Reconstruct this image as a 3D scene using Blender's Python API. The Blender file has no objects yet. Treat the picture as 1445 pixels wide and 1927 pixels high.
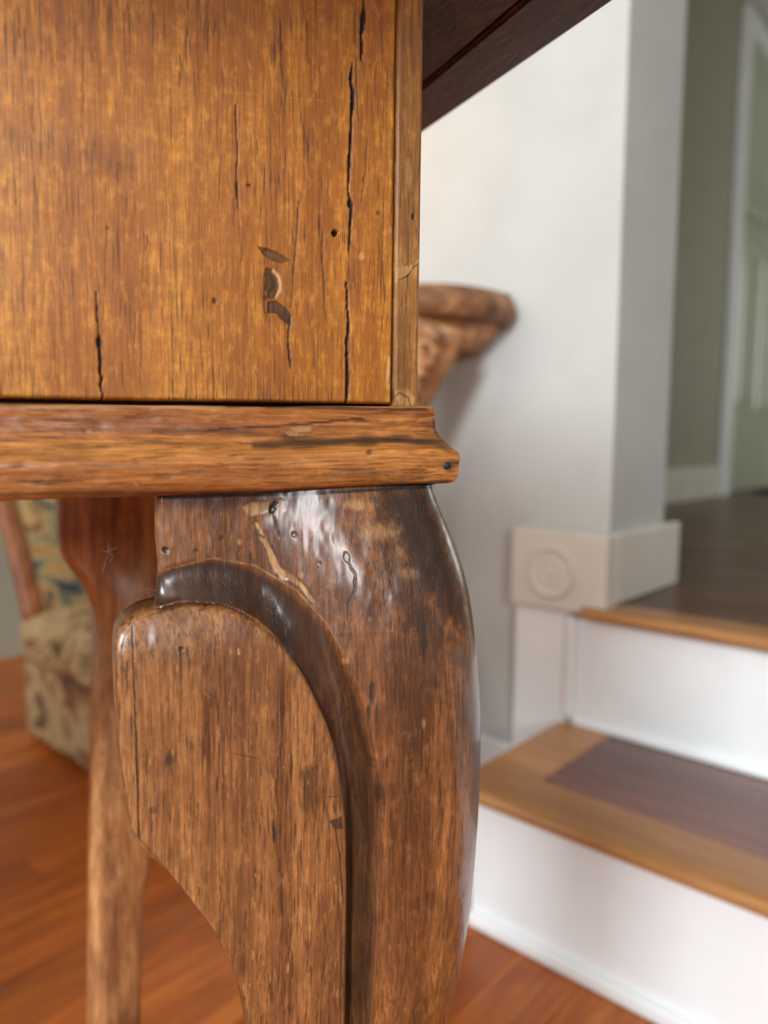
import bpy, bmesh, math, random
import numpy as np
from mathutils import Vector, Matrix
from math import sin, cos, radians, sqrt, pi

SC = bpy.context.scene
COL = SC.collection
random.seed(4)

# ------------------------------------------------------------------ camera
H = .60                       # height of the lens above the floor
FPX = 1400.
YAW, PITCH, ROLL = radians(41.5), radians(5.3), radians(0.6)
Z3 = np.array([0, 0, 1.])
F0 = np.array([-sin(YAW), cos(YAW), 0]); RT = np.array([cos(YAW), sin(YAW), 0])
FW = F0*cos(PITCH) - Z3*sin(PITCH); UP = Z3*cos(PITCH) + F0*sin(PITCH)
CAM = np.array([0, 0, H])
cam = bpy.data.objects.new('camera', bpy.data.cameras.new('camera'))
COL.objects.link(cam); SC.camera = cam
r_ = RT*cos(ROLL) - UP*sin(ROLL)*-1; u_ = UP*cos(ROLL) - RT*sin(ROLL)
cam.matrix_world = Matrix(((r_[0], u_[0], -FW[0], 0), (r_[1], u_[1], -FW[1], 0), (r_[2], u_[2], -FW[2], H), (0, 0, 0, 1)))
cd = cam.data
cd.sensor_fit = 'VERTICAL'; cd.sensor_height = 36; cd.lens = FPX/1927*36
cd.clip_start = .01; cd.clip_end = 60
cd.dof.use_dof = True; cd.dof.focus_distance = .285; cd.dof.aperture_fstop = 5.6

# ------------------------------------------------------------------ light, world, exposure
SC.view_settings.view_transform = 'Standard'; SC.view_settings.look = 'None'
SC.view_settings.exposure = 0.0; SC.view_settings.gamma = 1; SC.view_settings.use_curve_mapping = False
w_ = bpy.data.worlds.new('world'); SC.world = w_; w_.use_nodes = True
w_.node_tree.nodes['Background'].inputs[0].default_value = (.86, .93, 1, 1)
w_.node_tree.nodes['Background'].inputs[1].default_value = .18

def area(name, loc, target, sx, sy, power, col):
    l = bpy.data.lights.new(name, 'AREA'); l.shape = 'RECTANGLE'; l.size = sx; l.size_y = sy
    l.energy = power; l.color = col
    o = bpy.data.objects.new(name, l); COL.objects.link(o); o.location = loc
    o.rotation_euler = (Vector(target)-Vector(loc)).to_track_quat('-Z', 'Y').to_euler()
    return o
area('window_light_behind', (.5, -2.5, 1.9), (-.4, .7, .45), .8, 1.0, 120, (.86, .94, 1))
area('fill_light_left', (-1.5, -2.2, 1.6), (-.6, .9, .4), 1.0, 1.3, 16, (.95, .98, 1))  # added fill from the left, no window known there
area('window_light_side', (1.95, -1.25, 1.30), (-.2, .2, .5), .38, .6, 26, (.95, .98, 1))
area('window_light_raised_room', (.9, 6.3, 1.5), (-.2, .5, .6), 1.1, 1.3, 26, (.90, 1, .88))
pl = bpy.data.lights.new('console_lamp_light', 'POINT'); pl.energy = 1.0; pl.color = (1, .60, .30); pl.shadow_soft_size = .05
po = bpy.data.objects.new('console_lamp_light', pl); COL.objects.link(po); po.location = (-.93, .80, 1.10)

# ------------------------------------------------------------------ pixel <-> place helpers (1445 x 1927 frame)
_c, _s = cos(ROLL), sin(ROLL)
def ray(x, y):
    dx = (x-722.5)/FPX; dy = -(y-963.5)/FPX
    dx, dy = dx*_c-dy*_s, dx*_s+dy*_c
    return FW+RT*dx+UP*dy
def projv(P):
    D = P-CAM; w = D@FW; dx = D@RT/w; dy = D@UP/w
    return 722.5+FPX*(dx*_c+dy*_s), 963.5-FPX*(-dx*_s+dy*_c)
def onz(x, y, z): r = ray(x, y); return CAM+r*((z-H)/r[2])
def ony(x, y, Y): r = ray(x, y); return CAM+r*(Y/r[1])
def onx(x, y, X): r = ray(x, y); return CAM+r*(X/r[0])
# table frame: X along the front apron, Y into the table, origin under the visible front corner
TA = radians(24.5)
TD = F0*cos(TA)-RT*sin(TA); TW = RT*cos(TA)+F0*sin(TA)
_r = ray(787, 833); P0 = CAM+_r*.30/(_r@F0); P0[2] = 0
TROT = math.atan2(TW[1], TW[0])
CL = CAM-P0
def tl(x, y, Y):
    r = ray(x, y); t = (Y-CL@TD)/(r@TD); p = CL+r*t
    return p@TW, p[2]
def tpx(X, Y, Z):
    P = P0+np.multiply.outer(X, TW)+np.multiply.outer(Y, TD)+np.multiply.outer(Z, Z3)
    return projv(P)

# ------------------------------------------------------------------ mesh helpers
def link(name, me, mat, parent=None, smooth=False):
    o = bpy.data.objects.new(name, me); COL.objects.link(o)
    if mat is not None and not me.materials: me.materials.append(mat)
    if smooth: me.polygons.foreach_set('use_smooth', [True]*len(me.polygons))
    if parent is not None: o.parent = parent
    return o
def tag(o, label=None, cat=None, group=None, kind=None):
    if label: o['label'] = label
    if cat: o['category'] = cat
    if group: o['group'] = group
    if kind: o['kind'] = kind
    return o
def empty(name, loc=(0, 0, 0), rz=0):
    o = bpy.data.objects.new(name, None); COL.objects.link(o); o.location = loc; o.rotation_euler = (0, 0, rz)
    o.empty_display_size = .05
    return o
def bmobj(name, bm, mat, parent=None, smooth=False):
    bmesh.ops.recalc_face_normals(bm, faces=bm.faces)
    me = bpy.data.meshes.new(name); bm.to_mesh(me); bm.free()
    return link(name, me, mat, parent, smooth)
def box(bm, x0, x1, y0, y1, z0, z1, bev=0, seg=2):
    vs = [bm.verts.new((x, y, z)) for x in (x0, x1) for y in (y0, y1) for z in (z0, z1)]
    fs = [(0, 1, 3, 2), (4, 6, 7, 5), (0, 4, 5, 1), (2, 3, 7, 6), (0, 2, 6, 4), (1, 5, 7, 3)]
    fa = [bm.faces.new([vs[i] for i in f]) for f in fs]
    if bev:
        bmesh.ops.bevel(bm, geom=list({e for f in fa for e in f.edges}), offset=bev, segments=seg, affect='EDGES', profile=.5)
def boxo(name, mat, x0, x1, y0, y1, z0, z1, bev=0, parent=None, seg=2):
    bm = bmesh.new(); box(bm, x0, x1, y0, y1, z0, z1, bev, seg)
    return bmobj(name, bm, mat, parent)
def prism(bm, poly, axis, a0, a1):
    """poly = list of 2D points; axis 'x','y','z' is the extrusion axis"""
    def P(p, a):
        return {'x': (a, p[0], p[1]), 'y': (p[0], a, p[1]), 'z': (p[0], p[1], a)}[axis]
    A = [bm.verts.new(P(p, a0)) for p in poly]; B = [bm.verts.new(P(p, a1)) for p in poly]
    n = len(poly)
    bm.faces.new(A); bm.faces.new(B[::-1])
    for i in range(n): bm.faces.new((A[i], A[(i+1) % n], B[(i+1) % n], B[i]))
def lathe(bm, prof, n=32, M=None):
    rings = []
    for r, z in prof:
        rings.append([bm.verts.new((r*cos(2*pi*i/n), r*sin(2*pi*i/n), z)) for i in range(n)])
    for a, b in zip(rings, rings[1:]):
        for i in range(n): bm.faces.new((a[i], a[(i+1) % n], b[(i+1) % n], b[i]))
    bm.faces.new(rings[0][::-1]); bm.faces.new(rings[-1])
    if M is not None: bmesh.ops.transform(bm, matrix=M, verts=bm.verts)
def tube(bm, pts, rad, n=10):
    pts = [Vector(p) for p in pts]; rings = []
    up = Vector((0, 0, 1))
    for i, p in enumerate(pts):
        t = (pts[min(i+1, len(pts)-1)]-pts[max(i-1, 0)]).normalized()
        a = t.cross(up) if abs(t.z) < .95 else t.cross(Vector((0, 1, 0)))
        a.normalize(); b = t.cross(a)
        r = rad[i] if hasattr(rad, '__len__') else rad
        rings.append([bm.verts.new(p+a*r*cos(2*pi*k/n)+b*r*sin(2*pi*k/n)) for k in range(n)])
    for A, B in zip(rings, rings[1:]):
        for k in range(n): bm.faces.new((A[k], A[(k+1) % n], B[(k+1) % n], B[k]))
    bm.faces.new(rings[0][::-1]); bm.faces.new(rings[-1])
def catmull(pts, n=8):
    P = [np.array(p, float) for p in pts]; P = [2*P[0]-P[1]]+P+[2*P[-1]-P[-2]]; out = []
    for i in range(1, len(P)-2):
        a, b, c, d = P[i-1:i+3]
        for k in range(n):
            t = k/n
            out.append(.5*((2*b)+(-a+c)*t+(2*a-5*b+4*c-d)*t*t+(-a+3*b-3*c+d)*t**3))
    out.append(P[-2]); return np.array(out)
def gridmesh(name, P, mat, parent, closed_u=False, attrs=None, caps=False, smooth=True, flip=False):
    """P: rows x cols x 3 array -> one mesh; attrs: rows x cols x 3 stored as the colour attribute 'mark'"""
    R, Cn = P.shape[:2]
    idx = np.arange(R*Cn).reshape(R, Cn)
    if closed_u:
        a = idx[:-1]; b = idx[1:]
        q = np.stack([a, np.roll(a, -1, 1), np.roll(b, -1, 1), b], -1).reshape(-1, 4)
    else:
        q = np.stack([idx[:-1, :-1], idx[:-1, 1:], idx[1:, 1:], idx[1:, :-1]], -1).reshape(-1, 4)
    if flip: q = q[:, ::-1]
    nv = R*Cn; V = P.reshape(-1, 3)
    loops = q.reshape(-1); starts = list(range(0, len(loops), 4)); tot = [4]*len(q)
    if caps:
        t = idx[0] if flip else idx[0][::-1]; b = idx[-1][::-1] if flip else idx[-1]
        starts += [len(loops), len(loops)+Cn]; tot += [Cn, Cn]
        loops = np.concatenate([loops, t, b])
    me = bpy.data.meshes.new(name)
    me.vertices.add(nv); me.vertices.foreach_set('co', V.astype(np.float32).ravel())
    me.loops.add(len(loops)); me.loops.foreach_set('vertex_index', loops.astype(np.int32))
    me.polygons.add(len(starts)); me.polygons.foreach_set('loop_start', np.array(starts, np.int32))
    me.update(calc_edges=True); me.validate()
    if attrs is not None:
        ca = me.color_attributes.new('mark', 'FLOAT_COLOR', 'POINT')
        A = np.concatenate([attrs.reshape(-1, 3), np.ones((nv, 1))], 1)
        ca.data.foreach_set('color', A.astype(np.float32).ravel())
    return link(name, me, mat, parent, smooth)

# ------------------------------------------------------------------ numpy noise, marks of wear and painted shade
_rng = np.random.RandomState(7); _tab = _rng.rand(4096)
def vnoise(x, y, seed=0):
    xi = np.floor(x).astype(np.int64); yi = np.floor(y).astype(np.int64); fx = x-xi; fy = y-yi
    fx = fx*fx*(3-2*fx); fy = fy*fy*(3-2*fy)
    h = lambda a, b: _tab[(a*1619+b*31337+seed*6971+((a*b) % 977)*13) & 4095]
    return (h(xi, yi)*(1-fx)+h(xi+1, yi)*fx)*(1-fy)+(h(xi, yi+1)*(1-fx)+h(xi+1, yi+1)*fx)*fy
def fbm(x, y, seed=0, o=4):
    s = 0; a = .5
    for i in range(o): s = s+a*vnoise(x*2**i, y*2**i, seed+i); a *= .5
    return s/(1-.5**o)
def polydist(px, py, pts):
    d = np.full(px.shape, 1e9); prm = np.zeros(px.shape)
    n = len(pts)-1
    for i in range(n):
        ax, ay = pts[i]; bx, by = pts[i+1]; vx, vy = bx-ax, by-ay; L = vx*vx+vy*vy+1e-12
        t = np.clip(((px-ax)*vx+(py-ay)*vy)/L, 0, 1)
        e = np.hypot(px-ax-t*vx, py-ay-t*vy); m = e < d
        d = np.where(m, e, d); prm = np.where(m, (i+t)/n, prm)
    return d, prm
def inpoly(px, py, poly):
    c = np.zeros(px.shape, bool); n = len(poly)
    for i in range(n):
        ax, ay = poly[i]; bx, by = poly[(i+1) % n]
        if ay == by: continue
        m = ((ay > py) != (by > py)) & (px < (bx-ax)*(py-ay)/(by-ay)+ax)
        c ^= m
    return c
def sstep(a, b, x):
    t = np.clip((x-a)/(b-a), 0, 1); return t*t*(3-2*t)
def marks(px, py, items):
    """items: ('line', ch, pts, width, strength, depth_mm, taper) or ('blob', ch, (x,y,rx,ry), soft, strength, depth)
       or ('poly', ch, pts, soft, strength, depth).  channels: 0 dark, 1 pale, 2 dark brown, for grime and painted shade"""
    A = np.zeros(px.shape+(3,)); dep = np.zeros(px.shape)
    for k, it in enumerate(items):
        typ, ch = it[0], it[1]
        if typ == 'blob': x, y, rx, ry = it[2]; bb = (x-rx*2, x+rx*2, y-ry*2, y+ry*2)
        else:
            xs = [p[0] for p in it[2]]; ys = [p[1] for p in it[2]]; mg = it[3]*3+6; bb = (min(xs)-mg, max(xs)+mg, min(ys)-mg, max(ys)+mg)
        m = (px > bb[0]) & (px < bb[1]) & (py > bb[2]) & (py < bb[3])
        if not m.any(): continue
        x_, y_ = px[m], py[m]
        nz = fbm(x_/9, y_/14, 40+k, 3)-.5
        if typ == 'line':
            d, t = polydist(x_+nz*3.5, y_, it[2])
            w = it[3]*.5*(.25+.95*np.sin(np.pi*np.clip(t, .02, .98))**.5 if len(it) < 7 or it[6] else 1)*(.75+.9*vnoise(x_/30, y_/22, k))
            v = 1-sstep(w*.5, w*.75+.9, d) if it[3] < 10 or ch == 1 else 1-sstep(w*.05, w*1.0, d)
        elif typ == 'blob':
            x, y, rx, ry = it[2]
            e = np.hypot((x_-x)/rx, (y_-y)/ry)+nz*min(.9, it[3]*1.6)
            v = 1-sstep(1-it[3], 1+it[3]*.3, e)
        else:
            ins = inpoly(x_, y_, it[2]); d, _ = polydist(x_, y_, it[2]+[it[2][0]]); d = np.where(ins, -d, d)+nz*it[3]*1.5
            v = 1-sstep(-it[3]*.6, it[3]*.4, d)
        A[..., ch][m] = np.maximum(A[..., ch][m], v*it[4])
        dep[m] = np.maximum(dep[m], v**3*it[5]*(.6e-3 if typ != 'line' or it[3] > 4 else .25e-3)) if it[5] >= 0 else dep[m]
    return A, dep

# ------------------------------------------------------------------ materials
def lin(c):
    return tuple(((x/255)/12.92 if x/255 <= .04045 else ((x/255+.055)/1.055)**2.4) for x in c)+(1,)
def newmat(name):
    m = bpy.data.materials.new(name); m.use_nodes = True
    nt = m.node_tree; b = nt.nodes['Principled BSDF']; return m, nt, b
def N(nt, t, **k):
    n = nt.nodes.new(t)
    for a, b in k.items(): setattr(n, a, b)
    return n
def mixc(nt, fac, a, b, mode='MIX'):
    n = N(nt, 'ShaderNodeMix', data_type='RGBA', blend_type=mode)
    for s, v in ((0, fac), (6, a), (7, b)):
        if hasattr(v, 'is_output'): nt.links.new(v, n.inputs[s])
        else: n.inputs[s].default_value = v
    return n.outputs[2]
def math_(nt, op, a, b=None, clamp=False):
    n = N(nt, 'ShaderNodeMath', operation=op); n.use_clamp = clamp
    for s, v in ((0, a), (1, b)):
        if v is None: continue
        if hasattr(v, 'is_output'): nt.links.new(v, n.inputs[s])
        else: n.inputs[s].default_value = v
    return n.outputs[0]
def rng(nt, v, a, b, c=0, d=1):
    n = N(nt, 'ShaderNodeMapRange'); nt.links.new(v, n.inputs[0])
    for i, x in enumerate((a, b, c, d)): n.inputs[i+1].default_value = x
    return n.outputs[0]
def noise(nt, vec, scale, detail=3, rough=.55, dist=0):
    n = N(nt, 'ShaderNodeTexNoise'); nt.links.new(vec, n.inputs['Vector'])
    n.inputs['Scale'].default_value = scale; n.inputs['Detail'].default_value = detail
    n.inputs['Roughness'].default_value = rough; n.inputs['Distortion'].default_value = dist
    return n.outputs['Fac']
def wood(name, light, mid, dark, streak, axis='z', stretch=.06, pore=.5, blotch=.5, figure=0, rough=.36, mark=False, fine=1.0, bump=.35,
         coat=.12, perobj=False, coarse=60, shift=0, blotch2=None, mottle=0, spec=.38):
    m, nt, b = newmat(name)
    tc = N(nt, 'ShaderNodeTexCoord'); src = tc.outputs['Object']
    if perobj:
        oi = N(nt, 'ShaderNodeObjectInfo'); ad = N(nt, 'ShaderNodeVectorMath', operation='ADD')
        sc_ = N(nt, 'ShaderNodeVectorMath', operation='SCALE'); cv = N(nt, 'ShaderNodeCombineXYZ')
        for i in range(3): nt.links.new(oi.outputs['Random'], cv.inputs[i])
        nt.links.new(cv.outputs[0], sc_.inputs[0]); sc_.inputs['Scale'].default_value = 9
        nt.links.new(src, ad.inputs[0]); nt.links.new(sc_.outputs[0], ad.inputs[1]); src = ad.outputs[0]
    def mp(st, inv=False):
        n = N(nt, 'ShaderNodeMapping'); nt.links.new(src, n.inputs['Vector']); n.inputs['Location'].default_value = (shift, shift, shift)
        s = [1, 1, 1]; i = 'xyz'.index(axis)
        if inv: s = [st, st, st]; s[i] = 1
        else: s[i] = st
        n.inputs['Scale'].default_value = s; return n.outputs[0]
    g = mp(stretch); g2 = mp(stretch*.6)
    n1 = noise(nt, g, coarse, 4, .6, .4)
    col = mixc(nt, rng(nt, n1, .34, .52), lin(dark), lin(mid))
    col = mixc(nt, rng(nt, n1, .50, .70), col, lin(light))
    n4 = noise(nt, mp(.45), 17, 5, .62, .6)
    col = mixc(nt, math_(nt, 'MULTIPLY', rng(nt, n4, .50, .68), blotch), col, lin(blotch2 or dark))
    n4b = noise(nt, mp(.6), 41, 3, .6, .3)
    col = mixc(nt, math_(nt, 'MULTIPLY', rng(nt, n4b, .52, .72), blotch*.6), col, lin(light))
    fib = noise(nt, g2, 900*fine, 2, .6)
    col = mixc(nt, rng(nt, fib, .3, .62, .34, 0), col, lin(dark))
    fib2 = noise(nt, g, 330*fine, 3, .7)
    col = mixc(nt, rng(nt, fib2, .36, .60, .45, 0), col, lin(streak))
    col = mixc(nt, rng(nt, fib2, .56, .75, 0, .35), col, lin(light))
    if figure:
        fg = noise(nt, mp(.22, True), 420, 3, .65)
        col = mixc(nt, rng(nt, fg, .40, .62, figure, 0), col, lin(dark))
    if mottle:
        mo = noise(nt, mp(.42), 330, 5, .72, .3)
        col = mixc(nt, rng(nt, mo, .36, .60, mottle, 0), col, lin(dark))
        col = mixc(nt, rng(nt, mo, .52, .70, 0, mottle*.8), col, lin(light))
        mo2 = noise(nt, mp(.5), 95, 4, .65, .5)
        col = mixc(nt, rng(nt, mo2, .34, .52, mottle*.8, 0), col, lin(dark))
    pr = noise(nt, mp(stretch*1.1), 470*fine, 2, .5)
    clus = rng(nt, noise(nt, mp(.3), 46, 2), .36, .66)
    pv = math_(nt, 'MULTIPLY', rng(nt, pr, .57, .66), rng(nt, clus, 0, 1, .15, 1))
    col = mixc(nt, math_(nt, 'MULTIPLY', pv, pore), col, lin(streak))
    big = noise(nt, mp(stretch*.8), 150*fine, 2, .5)
    bv = math_(nt, 'MULTIPLY', rng(nt, big, .62, .70), clus)
    col = mixc(nt, math_(nt, 'MULTIPLY', bv, pore*.9), col, lin(streak))
    if perobj:
        hv = N(nt, 'ShaderNodeHueSaturation'); nt.links.new(col, hv.inputs['Color']); nt.links.new(rng(nt, oi.outputs['Random'], 0, 1, .80, 1.18), hv.inputs['Value']); col = hv.outputs[0]
    hgt = math_(nt, 'SUBTRACT', math_(nt, 'ADD', math_(nt, 'MULTIPLY', fib2, .5), math_(nt, 'MULTIPLY', fib, .4)), pv)
    rg = rng(nt, n4, .3, .7, rough*.8, rough*1.25)
    if mark:
        at = N(nt, 'ShaderNodeAttribute', attribute_name='mark'); sp = N(nt, 'ShaderNodeSeparateColor'); nt.links.new(at.outputs['Color'], sp.inputs[0])
        gr = noise(nt, g, 260, 4, .7)
        col = mixc(nt, math_(nt, 'MULTIPLY', sp.outputs[2], rng(nt, gr, .25, .62, 1.0, .75)), col, lin((44, 30, 22)))
        pc = mixc(nt, rng(nt, gr, .4, .6), lin((150, 108, 62)), lin((206, 160, 104)))
        col = mixc(nt, math_(nt, 'MULTIPLY', sp.outputs[1], rng(nt, gr, .3, .6, .55, 1)), col, pc)
        col = mixc(nt, sp.outputs[0], col, lin((20, 13, 9)))
        rg = math_(nt, 'ADD', rg, math_(nt, 'MULTIPLY', math_(nt, 'MAXIMUM', sp.outputs[0], sp.outputs[1]), .35))
    bp = N(nt, 'ShaderNodeBump'); bp.inputs['Strength'].default_value = bump; bp.inputs['Distance'].default_value = .0004
    nt.links.new(hgt, bp.inputs['Height']); nt.links.new(bp.outputs[0], b.inputs['Normal'])
    nt.links.new(col, b.inputs['Base Color']); nt.links.new(rg, b.inputs['Roughness'])
    b.inputs['Specular IOR Level'].default_value = spec
    b.inputs['Coat Weight'].default_value = coat; b.inputs['Coat Roughness'].default_value = .22
    return m
def paint(name, c, rough=.5, bump=.05, var=.04, scale=9):
    m, nt, b = newmat(name); tc = N(nt, 'ShaderNodeTexCoord')
    n = noise(nt, tc.outputs['Object'], scale, 4, .6)
    d = tuple(max(0, x*(1-var)) for x in c)
    nt.links.new(mixc(nt, rng(nt, n, .3, .7), lin(d), lin(c)), b.inputs['Base Color'])
    n2 = noise(nt, tc.outputs['Object'], 260, 3)
    bp = N(nt, 'ShaderNodeBump'); bp.inputs['Strength'].default_value = bump; bp.inputs['Distance'].default_value = .001
    nt.links.new(n2, bp.inputs['Height']); nt.links.new(bp.outputs[0], b.inputs['Normal'])
    b.inputs['Roughness'].default_value = rough
    return m

M_APRON = wood('apron_wood', (226, 156, 58), (194, 122, 38), (140, 78, 24), (74, 34, 10), 'z', .05, pore=.8, blotch=.7, figure=.34, rough=.45, mark=True, bump=.35, coat=.0, fine=2.6, mottle=0.5)
M_STRIP = wood('edge_strip_wood', (210, 156, 82), (182, 124, 56), (134, 86, 38), (66, 34, 14), 'z', .05, pore=.7, blotch=.6, figure=.15, rough=.5, mark=True, bump=.5, shift=3, fine=2.6, mottle=0.45)
M_MOULD = wood('moulding_wood', (220, 154, 82), (188, 118, 54), (138, 78, 34), (58, 28, 14), 'x', .05, pore=.6, blotch=.5, rough=.40, mark=True, bump=.4, shift=1.3, fine=2.0, mottle=0.25)
M_LEG = wood('leg_wood', (180, 118, 66), (138, 86, 47), (84, 51, 31), (42, 22, 14), 'z', .055, pore=.65, blotch=.75, rough=.30, mark=True, bump=.35, coat=.7, shift=5, blotch2=(84, 46, 28), fine=2.4, mottle=0.4)
M_EAR = wood('knee_block_wood', (200, 138, 82), (164, 107, 60), (108, 68, 42), (50, 28, 16), 'z', .05, pore=.75, blotch=.65, rough=.36, mark=True, bump=.35, coat=.8, shift=7, blotch2=(92, 54, 34), fine=2.4, mottle=0.4)
M_BLEG = wood('back_leg_wood', (216, 156, 100), (184, 122, 72), (138, 86, 50), (58, 28, 16), 'z', .08, pore=.4, blotch=.9, rough=.28, bump=.2, shift=2, coat=.3)
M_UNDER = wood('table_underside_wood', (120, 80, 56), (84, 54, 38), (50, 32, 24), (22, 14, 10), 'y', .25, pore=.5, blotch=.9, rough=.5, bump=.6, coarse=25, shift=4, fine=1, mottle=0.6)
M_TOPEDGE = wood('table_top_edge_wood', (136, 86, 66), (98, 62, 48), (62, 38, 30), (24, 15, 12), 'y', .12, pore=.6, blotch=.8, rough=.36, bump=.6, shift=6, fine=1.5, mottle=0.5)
M_FLOOR = wood('floor_plank_wood', (214, 124, 46), (190, 100, 28), (162, 78, 20), (104, 44, 16), 'y', .06, pore=.25, blotch=.5, rough=.34, bump=.05, perobj=True, coarse=9, fine=.3, coat=.08)
M_FLOOR2 = wood('floor_plank_dark_wood', (192, 106, 36), (170, 86, 24), (142, 66, 16), (84, 36, 14), 'y', .06, pore=.25, blotch=.5, rough=.34, bump=.05, perobj=True, coarse=9, fine=.3, coat=.08)
M_TREAD = wood('tread_border_wood', (218, 160, 100), (202, 143, 84), (182, 122, 66), (140, 88, 42), 'x', .06, pore=.2, blotch=.3, rough=.32, bump=.04, perobj=True, coarse=14, fine=.3, coat=.3)
M_INLAY = wood('tread_inlay_wood', (136, 82, 66), (118, 68, 54), (98, 54, 43), (76, 42, 34), 'x', .06, pore=.2, blotch=.4, rough=.28, bump=.04, perobj=True, coarse=14, fine=.3, coat=.3)
M_LAND = wood('landing_plank_wood', (136, 92, 64), (112, 74, 50), (88, 58, 40), (60, 38, 26), 'x', .06, pore=.2, blotch=.4, rough=.34, bump=.04, perobj=True, coarse=10, fine=.3, coat=.0)
M_CARVE = wood('carved_console_wood', (226, 168, 110), (196, 136, 86), (140, 92, 60), (70, 44, 30), 'z', .3, pore=.4, blotch=1, rough=.55, bump=.4, coarse=30, fine=.4, blotch2=(120, 104, 92))
M_CARVED = wood('carved_console_top_wood', (200, 144, 92), (160, 108, 68), (108, 70, 44), (54, 34, 24), 'x', .15, pore=.4, blotch=.7, rough=.5, bump=.4, coarse=26, fine=.4, shift=3)
M_CHAIRW = wood('chair_frame_wood', (188, 124, 76), (160, 96, 52), (124, 68, 34), (84, 44, 24), 'z', .1, pore=.3, blotch=.5, rough=.35, bump=.1, shift=8)
M_WALL = paint('pale_wall_paint', (200, 200, 194), .7)
M_WALL2 = paint('grey_green_wall_paint', (168, 162, 142), .7)
M_WHITE = paint('white_gloss_paint', (244, 245, 244), .35)
M_JAMB = paint('jamb_paint', (226, 219, 206), .6)
M_CEIL = paint('ceiling_paint', (240, 240, 236), .8)
M_DOOR = paint('door_paint', (186, 186, 166), .3)
M_STEEL = newmat('hinge_steel')[0]
M_STEEL.node_tree.nodes['Principled BSDF'].inputs['Metallic'].default_value = 1
M_STEEL.node_tree.nodes['Principled BSDF'].inputs['Roughness'].default_value = .3
M_STEEL.node_tree.nodes['Principled BSDF'].inputs['Base Color'].default_value = lin((170, 176, 184))
M_BLACK = paint('black_rubber', (28, 28, 30), .6)
M_NAIL = paint('nail_iron', (48, 38, 34), .45, .5, .4, 300)
M_FIBRE = paint('dust_fibre', (120, 108, 92), .8)
def tapestry(name, seed, cols, sc):
    m, nt, b = newmat(name); tc = N(nt, 'ShaderNodeTexCoord'); mpn = N(nt, 'ShaderNodeMapping'); nt.links.new(tc.outputs['Object'], mpn.inputs[0])
    mpn.inputs['Location'].default_value = (seed, seed*2, seed*.7)
    n = N(nt, 'ShaderNodeTexNoise'); nt.links.new(mpn.outputs[0], n.inputs['Vector']); n.inputs['Scale'].default_value = sc; n.inputs['Detail'].default_value = 3; n.inputs['Distortion'].default_value = 1.6
    cr = N(nt, 'ShaderNodeValToRGB'); nt.links.new(n.outputs['Fac'], cr.inputs[0]); e = cr.color_ramp
    ps = np.linspace(.3, .7, len(cols))
    while len(e.elements) < len(cols): e.elements.new(.5)
    for el, p, c in zip(e.elements, ps, cols): el.position = p; el.color = lin(c)
    wv = noise(nt, mpn.outputs[0], 700, 2); c2 = mixc(nt, rng(nt, wv, .35, .65, .35, 0), cr.outputs[0], lin((70, 52, 34)))
    nt.links.new(c2, b.inputs['Base Color']); b.inputs['Roughness'].default_value = .9
    bp = N(nt, 'ShaderNodeBump'); bp.inputs['Strength'].default_value = .5; bp.inputs['Distance'].default_value = .001
    nt.links.new(wv, bp.inputs['Height']); nt.links.new(bp.outputs[0], b.inputs['Normal'])
    return m
M_TAPB = tapestry('back_tapestry', 1.7, [(34, 44, 46), (56, 76, 80), (118, 112, 84), (160, 142, 100), (190, 150, 86), (124, 84, 52), (66, 78, 78)], 12)
M_TAPS = tapestry('seat_tapestry', 4.3, [(52, 44, 30), (112, 90, 58), (172, 142, 98), (204, 176, 130), (160, 120, 76), (140, 84, 64), (84, 84, 58)], 6)

# ================================================================== SETTING
def struct(o): o['kind'] = 'structure'; return o
NOSE1, NOSE2, Z1, Z2 = .722, .985, .182, .366
R1, R2 = .742, 1.008
WY = 1.03                               # the pale wall
fl = struct(boxo('floor', M_FLOOR2, -2.1, 2.2, -3.0, WY, -.05, -.004))
k = 0; x = -2.1; wpl = .0797
pmesh = {}
while x < 2.1:
    y = -1.2+((k*.37) % .6) - .6
    while y < WY:
        L = .62+.28*((k*7+int(y*10)*3) % 5)/4
        y0, y1 = max(y, -1.2), min(y+L, WY)
        if y1 > y0+.02 and (y0 < R1 or x < -.5) and not (x > .9):
            o = boxo('plank', (M_FLOOR, M_FLOOR2)[(k*5+int(y*7)) % 3 == 0], 0, wpl-.0012, y0+.0006, y1-.0006, -.004, 0, 0, fl)
            o.location = (x, 0, 0)
        y += L
    x += wpl; k += 1

def wallbox(name, mat, *a, **k_): return struct(boxo(name, mat, *a, **k_))
# pale wall left of the opening; its end is the jamb
wallbox('wall_back', M_WALL, -2.1, -.47, WY, 1.24, 0, 2.6, bev=.004)
wallbox('wall_left', M_WALL2, -2.2, -2.1, -3, 1.24, 0, 2.6)
wallbox('ceiling', M_CEIL, -2.2, 2.2, -3.0, 6.6, 2.6, 2.7)
wallbox('wall_header', M_WALL, -.47, 2.2, WY, 1.24, 2.3, 2.6)
wallbox('wall_right', M_WALL2, 2.2, 2.3, 1.24, 6.6, Z2, 2.6)
wallbox('wall_far', M_WALL2, -1.25, 2.2, 6.5, 6.6, Z2, 2.6)
wallbox('baseboard_back', M_WHITE, -2.1, -.614, WY-.014, WY, 0, .11, bev=.004)
# raised room side wall, running away
UX = -1.15
wallbox('wall_raised_side', M_WALL2, UX-.1, UX, 1.24, 3.70, Z2, 2.6)
wallbox('wall_raised_side_far', M_WALL2, UX-.1, UX, 4.95, 6.5, Z2, 2.6)
wallbox('wall_above_door', M_WALL2, UX-.1, UX, 3.70, 4.95, 2.5, 2.6)
wallbox('baseboard_raised', M_JAMB, UX, UX+.016, 1.24, 3.68, Z2, Z2+.14, bev=.004)
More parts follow.
